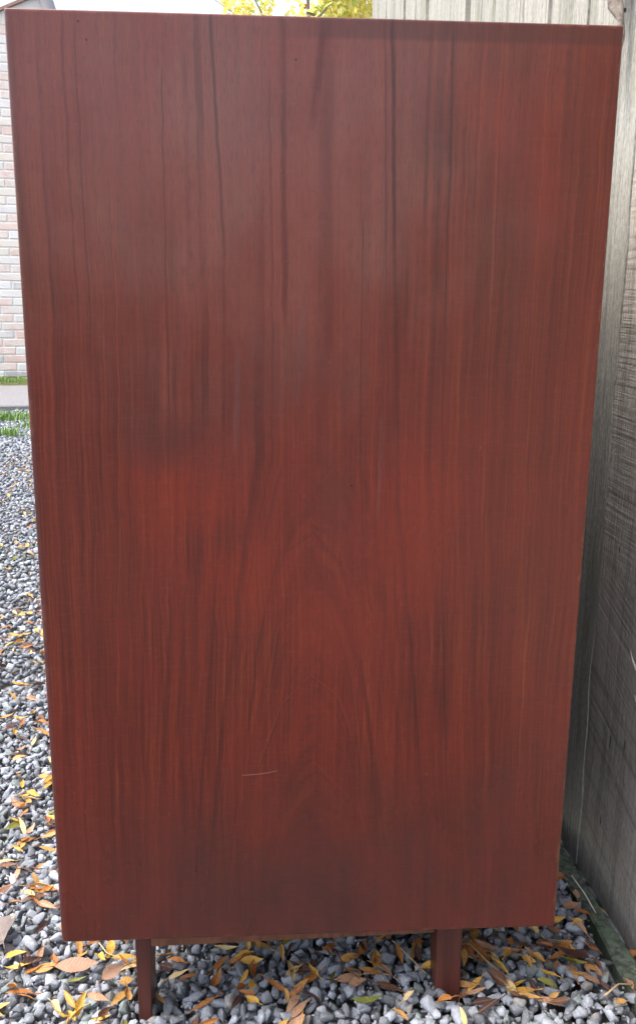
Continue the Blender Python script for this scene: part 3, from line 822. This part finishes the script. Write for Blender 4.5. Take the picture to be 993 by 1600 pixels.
for cn in cnames:
    for k, s in enumerate(SHAPES):
        me = to_me(leaf_bm(**s), 'leaf', True); me.materials.append(LEAFCOL[cn]); LM_[cn, k] = me
weights = [22, 22, 20, 9, 11, 15, 10, 3]
def zone(x, y):
    if y > 1.6: return 'on far gravel beyond the cabinet at left'
    if x < -.24:
        return 'on gravel left of the cabinet, behind its bottom corner' if y > .45 else ('on gravel at left, level with the cabinet foot' if y > .12 else 'on gravel in the bottom left corner')
    if x < -.165: return 'on gravel outside the left leg'
    if x < -.03: return 'on gravel just right of the left leg' if y > .03 else 'on gravel in front of the left leg'
    if x < .10: return 'on gravel midway between the two legs' if y > .10 else 'on gravel below the middle of the cabinet'
    if x < .155: return 'on gravel around the right leg'
    if x < .295: return 'on gravel right of the right leg' if y > .06 else 'on gravel in the bottom right part'
    return 'beside the mossy edging timber'
def frame_px(p):
    d = Vector(p)-Vector((CX, CY, CZ)); zz = d.dot(fw)
    return 496.5+F_PX*d.dot(rt)/zz, 800-F_PX*d.dot(up)/zz
def seen(p):
    px, py = frame_px(p)
    if not (-25 < px < 1020 and 640 < py < 1625): return False
    # behind the cabinet side?
    lx = 6+.0616*(py-12); rx = 975-.0781*(py-38)
    if lx+3 < px < rx-3 and py < 1474-.0351*(px-96)-3: return False
    return True
def lay(x, y, yaw, L):
    c, s = math.cos(yaw), math.sin(yaw)
    h0 = gh(x, y); ha = gh(x-c*L*.38, y-s*L*.38); hb = gh(x+c*L*.38, y+s*L*.38)
    pl = gh(x-s*.005, y+c*.005, 1); pr = gh(x+s*.005, y-c*.005, 1)
    pit = math.atan2(hb-ha, L*.76)*.9; rol = math.atan2(pl-pr, .010)*.35
    z = max(h0-.0015, (ha+hb)/2)+.0006
    M_ = Matrix.Translation((x, y, z)) @ Matrix.Rotation(yaw, 4, 'Z') @ Matrix.Rotation(-pit+random.gauss(0, .16), 4, 'Y') @ Matrix.Rotation(rol+random.gauss(0, .35), 4, 'X')
    return M_
pos = []
def clump(x0, x1, y0, y1, num):
    for _ in range(num): pos.append((random.uniform(x0, x1), random.uniform(y0, y1)))
clump(-.38, -.165, .0, .50, 190)
clump(-.17, .0, .0, .50, 75)
clump(-.02, .16, .0, .50, 150)
clump(.14, .308, .0, .40, 185)
for k in range(40): pos.append((random.gauss(-.02, .055), random.gauss(.085, .045)))    # drift near the middle
for k in range(36): pos.append((random.gauss(.215, .06), random.gauss(.08, .05)))
for k in range(7): y_ = random.uniform(.02, .33); pos.append((fx(y_)-random.uniform(.004, .04), y_))
clump(-.62, -.25, .35, 1.6, 420)
clump(-1.2, -.45, 1.6, 3.6, 420)
vis = [p for p in pos if seen((p[0], p[1], .005))]
hid = [p for p in pos if not seen((p[0], p[1], .005))]
def pxsize(p): return 1/(Vector((p[0], p[1], 0))-Vector((CX, CY, CZ))).length
vis.sort(key=pxsize, reverse=True)
rest = vis[285:]; vis = vis[:285]
for i in range(420): hid.append((random.uniform(-1.5, .33), random.uniform(-.9, 2.0)))
print('leaves in view', len(vis), len(rest))
SHAPEW = ['flat', 'flat', 'arched', 'folded', 'curled', 'folded', 'flat', 'curled', 'flat', 'curled', 'arched', 'folded']
hidden_bm = bmesh.new()
def pick(x):
    wts = list(weights)
    if x > .1: wts[3] += 4; wts[0] += 4
    return random.choices(cnames, wts)[0]
for (x, y) in vis:
    cn = pick(x); k = random.randrange(len(SHAPES)); sc = random.uniform(.72, 1.15)
    o = link('fallen_leaf', LM_[cn, k])
    yaw = random.uniform(0, 6.283)
    o.matrix_world = lay(x, y, yaw, SHAPES[k]['L']*sc) @ Matrix.Scale(sc, 4)
    zn = zone(x, y); ln = SHAPES[k]['L']*sc
    size = 'small' if ln < .024 else ('long' if ln > .031 else 'medium')
    ori = 'crosswise' if abs(math.cos(yaw)) > .8 else ('lengthwise' if abs(math.cos(yaw)) < .45 else 'aslant')
    tag(o, f'{size} {SHAPEW[k]} {cn} leaf {ori} {zn}', 'leaf', 'fallen leaves on the gravel')
same = {}
for o in list(COL.objects):
    if o.name.startswith('fallen_leaf'): same.setdefault(o['label'], []).append(o)
for lb, os_ in same.items():                      # two look-alikes in one spot: tell the nearer from the farther
    if len(os_) == 2 and len(lb.split()) < 16:
        os_.sort(key=lambda q: q.matrix_world.translation.y)
        os_[0]['label'] = 'nearer '+lb; os_[1]['label'] = 'farther '+lb
mi = {}
hm_ = bpy.data.meshes.new('leaf_litter')
for cn in cnames: hm_.materials.append(LEAFCOL[cn])
for (x, y) in [p for p in hid if not seen((p[0], p[1], .005))]+rest:
    cn = random.choices(cnames, weights)[0]; k = random.randrange(len(SHAPES)); n0 = len(hidden_bm.faces)
    tmp = LM_[cn, k].copy(); tmp.transform(lay(x, y, random.uniform(0, 6.28), .03)); hidden_bm.from_mesh(tmp); bpy.data.meshes.remove(tmp)
    hidden_bm.faces.ensure_lookup_table()
    for f in hidden_bm.faces[n0:]: f.material_index = cnames.index(cn)
hidden_bm.to_mesh(hm_); hidden_bm.free()
tag(link('leaf_litter', hm_), 'scatter of small autumn leaves over the further gravel', kind='stuff')

# large crumpled leaves that stand out
def big_leaf(x, y, yaw, L, Wd, cn, label, seed, curl=.4, fold=.5, lobed=True, dz=.006, roll=0.0):
    o = link('fallen_leaf', to_me(leaf_bm(seed, L, Wd, curl, fold, .3, True, lobed), 'leaf', True), None, LEAFCOL[cn])
    M_ = lay(x, y, yaw, L); M_.translation.z += dz
    o.matrix_world = M_ @ Matrix.Rotation(roll, 4, 'X'); tag(o, label, 'leaf', 'fallen leaves on the gravel')
LEAFCOL['grey brown'] = leaf_material('leaf_grey_brown', (.12, .095, .085), (.20, .165, .15), (.07, .055, .05))
LEAFCOL['pinkish tan'] = leaf_material('leaf_pinkish', (.40, .24, .165), (.50, .32, .23), (.24, .12, .08))
big_leaf(-.328, .155, 2.0, .048, .034, 'grey brown', 'large grey brown crumpled leaf at the left edge of the photo', 41, .3, .35)
big_leaf(-.236, .098, .25, .044, .018, 'pinkish tan', 'broad pinkish tan leaf on gravel left of the left leg', 42, .05, .15, False)
big_leaf(-.199, .088, 1.0, .034, .015, 'pinkish tan', 'second pinkish tan leaf, close beside the left leg', 43, .2, .3, False)
big_leaf(.283, .172, .6, .034, .022, 'orange brown', 'crumpled orange brown leaf touching the cabinet bottom right corner', 44, .9, .9, True, .012)
big_leaf(.268, .060, 2.6, .034, .024, 'dark brown', 'broad dark purple brown leaf near the mossy edging timber', 45, .6, .7, False, .006)
big_leaf(.322, .275, 1.3, .034, .022, 'brown', 'curled dark leaf wedged between cabinet, edging timber and fence', 46, 1.0, .8, True, .006)

# ------------------------------------------------------------------ stalks and twigs on the gravel
def stalk(pts, r, mat, label):
    P3 = [(x, y, gh(x, y)+dz) for x, y, dz in pts]
    # smooth the path a little
    Q = []
    for a, b in zip(P3[:-1], P3[1:]):
        for t in (0, .33, .66): Q.append(tuple(a[i]+(b[i]-a[i])*t for i in range(3)))
    Q.append(P3[-1])
    o = part('twig', tube_bm(Q, [r*(1-.5*i/len(Q)) for i in range(len(Q))], 6), mat, None, True)
    tag(o, label, 'twig', 'stalks lying on the gravel')
stalk([(.283, .010, .004), (.303, .025, .006), (.324, .036, .005)], .0011, M_straw, 'straw coloured dry stalk in the bottom right corner')
stalk([(.318, .205, .006), (.322, .175, .006), (.333, .135, .006), (.343, .11, .004)], .0009, M_pale, 'thin pale curved stalk crossing the mossy edging timber')
stalk([(-.015, .20, .006), (-.012, .17, .006), (-.004, .145, .003)], .0009, M_dkstalk, 'short dark twig under the cabinet middle')
stalk([(.03, .09, .004), (.036, .06, .004), (.05, .045, .003)], .0008, M_dkstalk, 'thin dark twig below the cabinet middle, left of the right leg')
stalk([(.165, .085, .005), (.180, .055, .006), (.20, .03, .004)], .0009, M_straw, 'thin straw stalk just right of the right leg')
stalk([(.09, .10, .004), (.104, .07, .005), (.115, .045, .003)], .0009, M_straw, 'bent dry stalk just left of the right leg')
stalk([(-.235, .16, .005), (-.21, .12, .006), (-.195, .11, .004)], .0008, M_straw, 'thin dry stalk left of the left leg')
stalk([(.215, .17, .008), (.245, .18, .007), (.275, .172, .004)], .0008, M_straw, 'slender stalk by the cabinet bottom right corner')
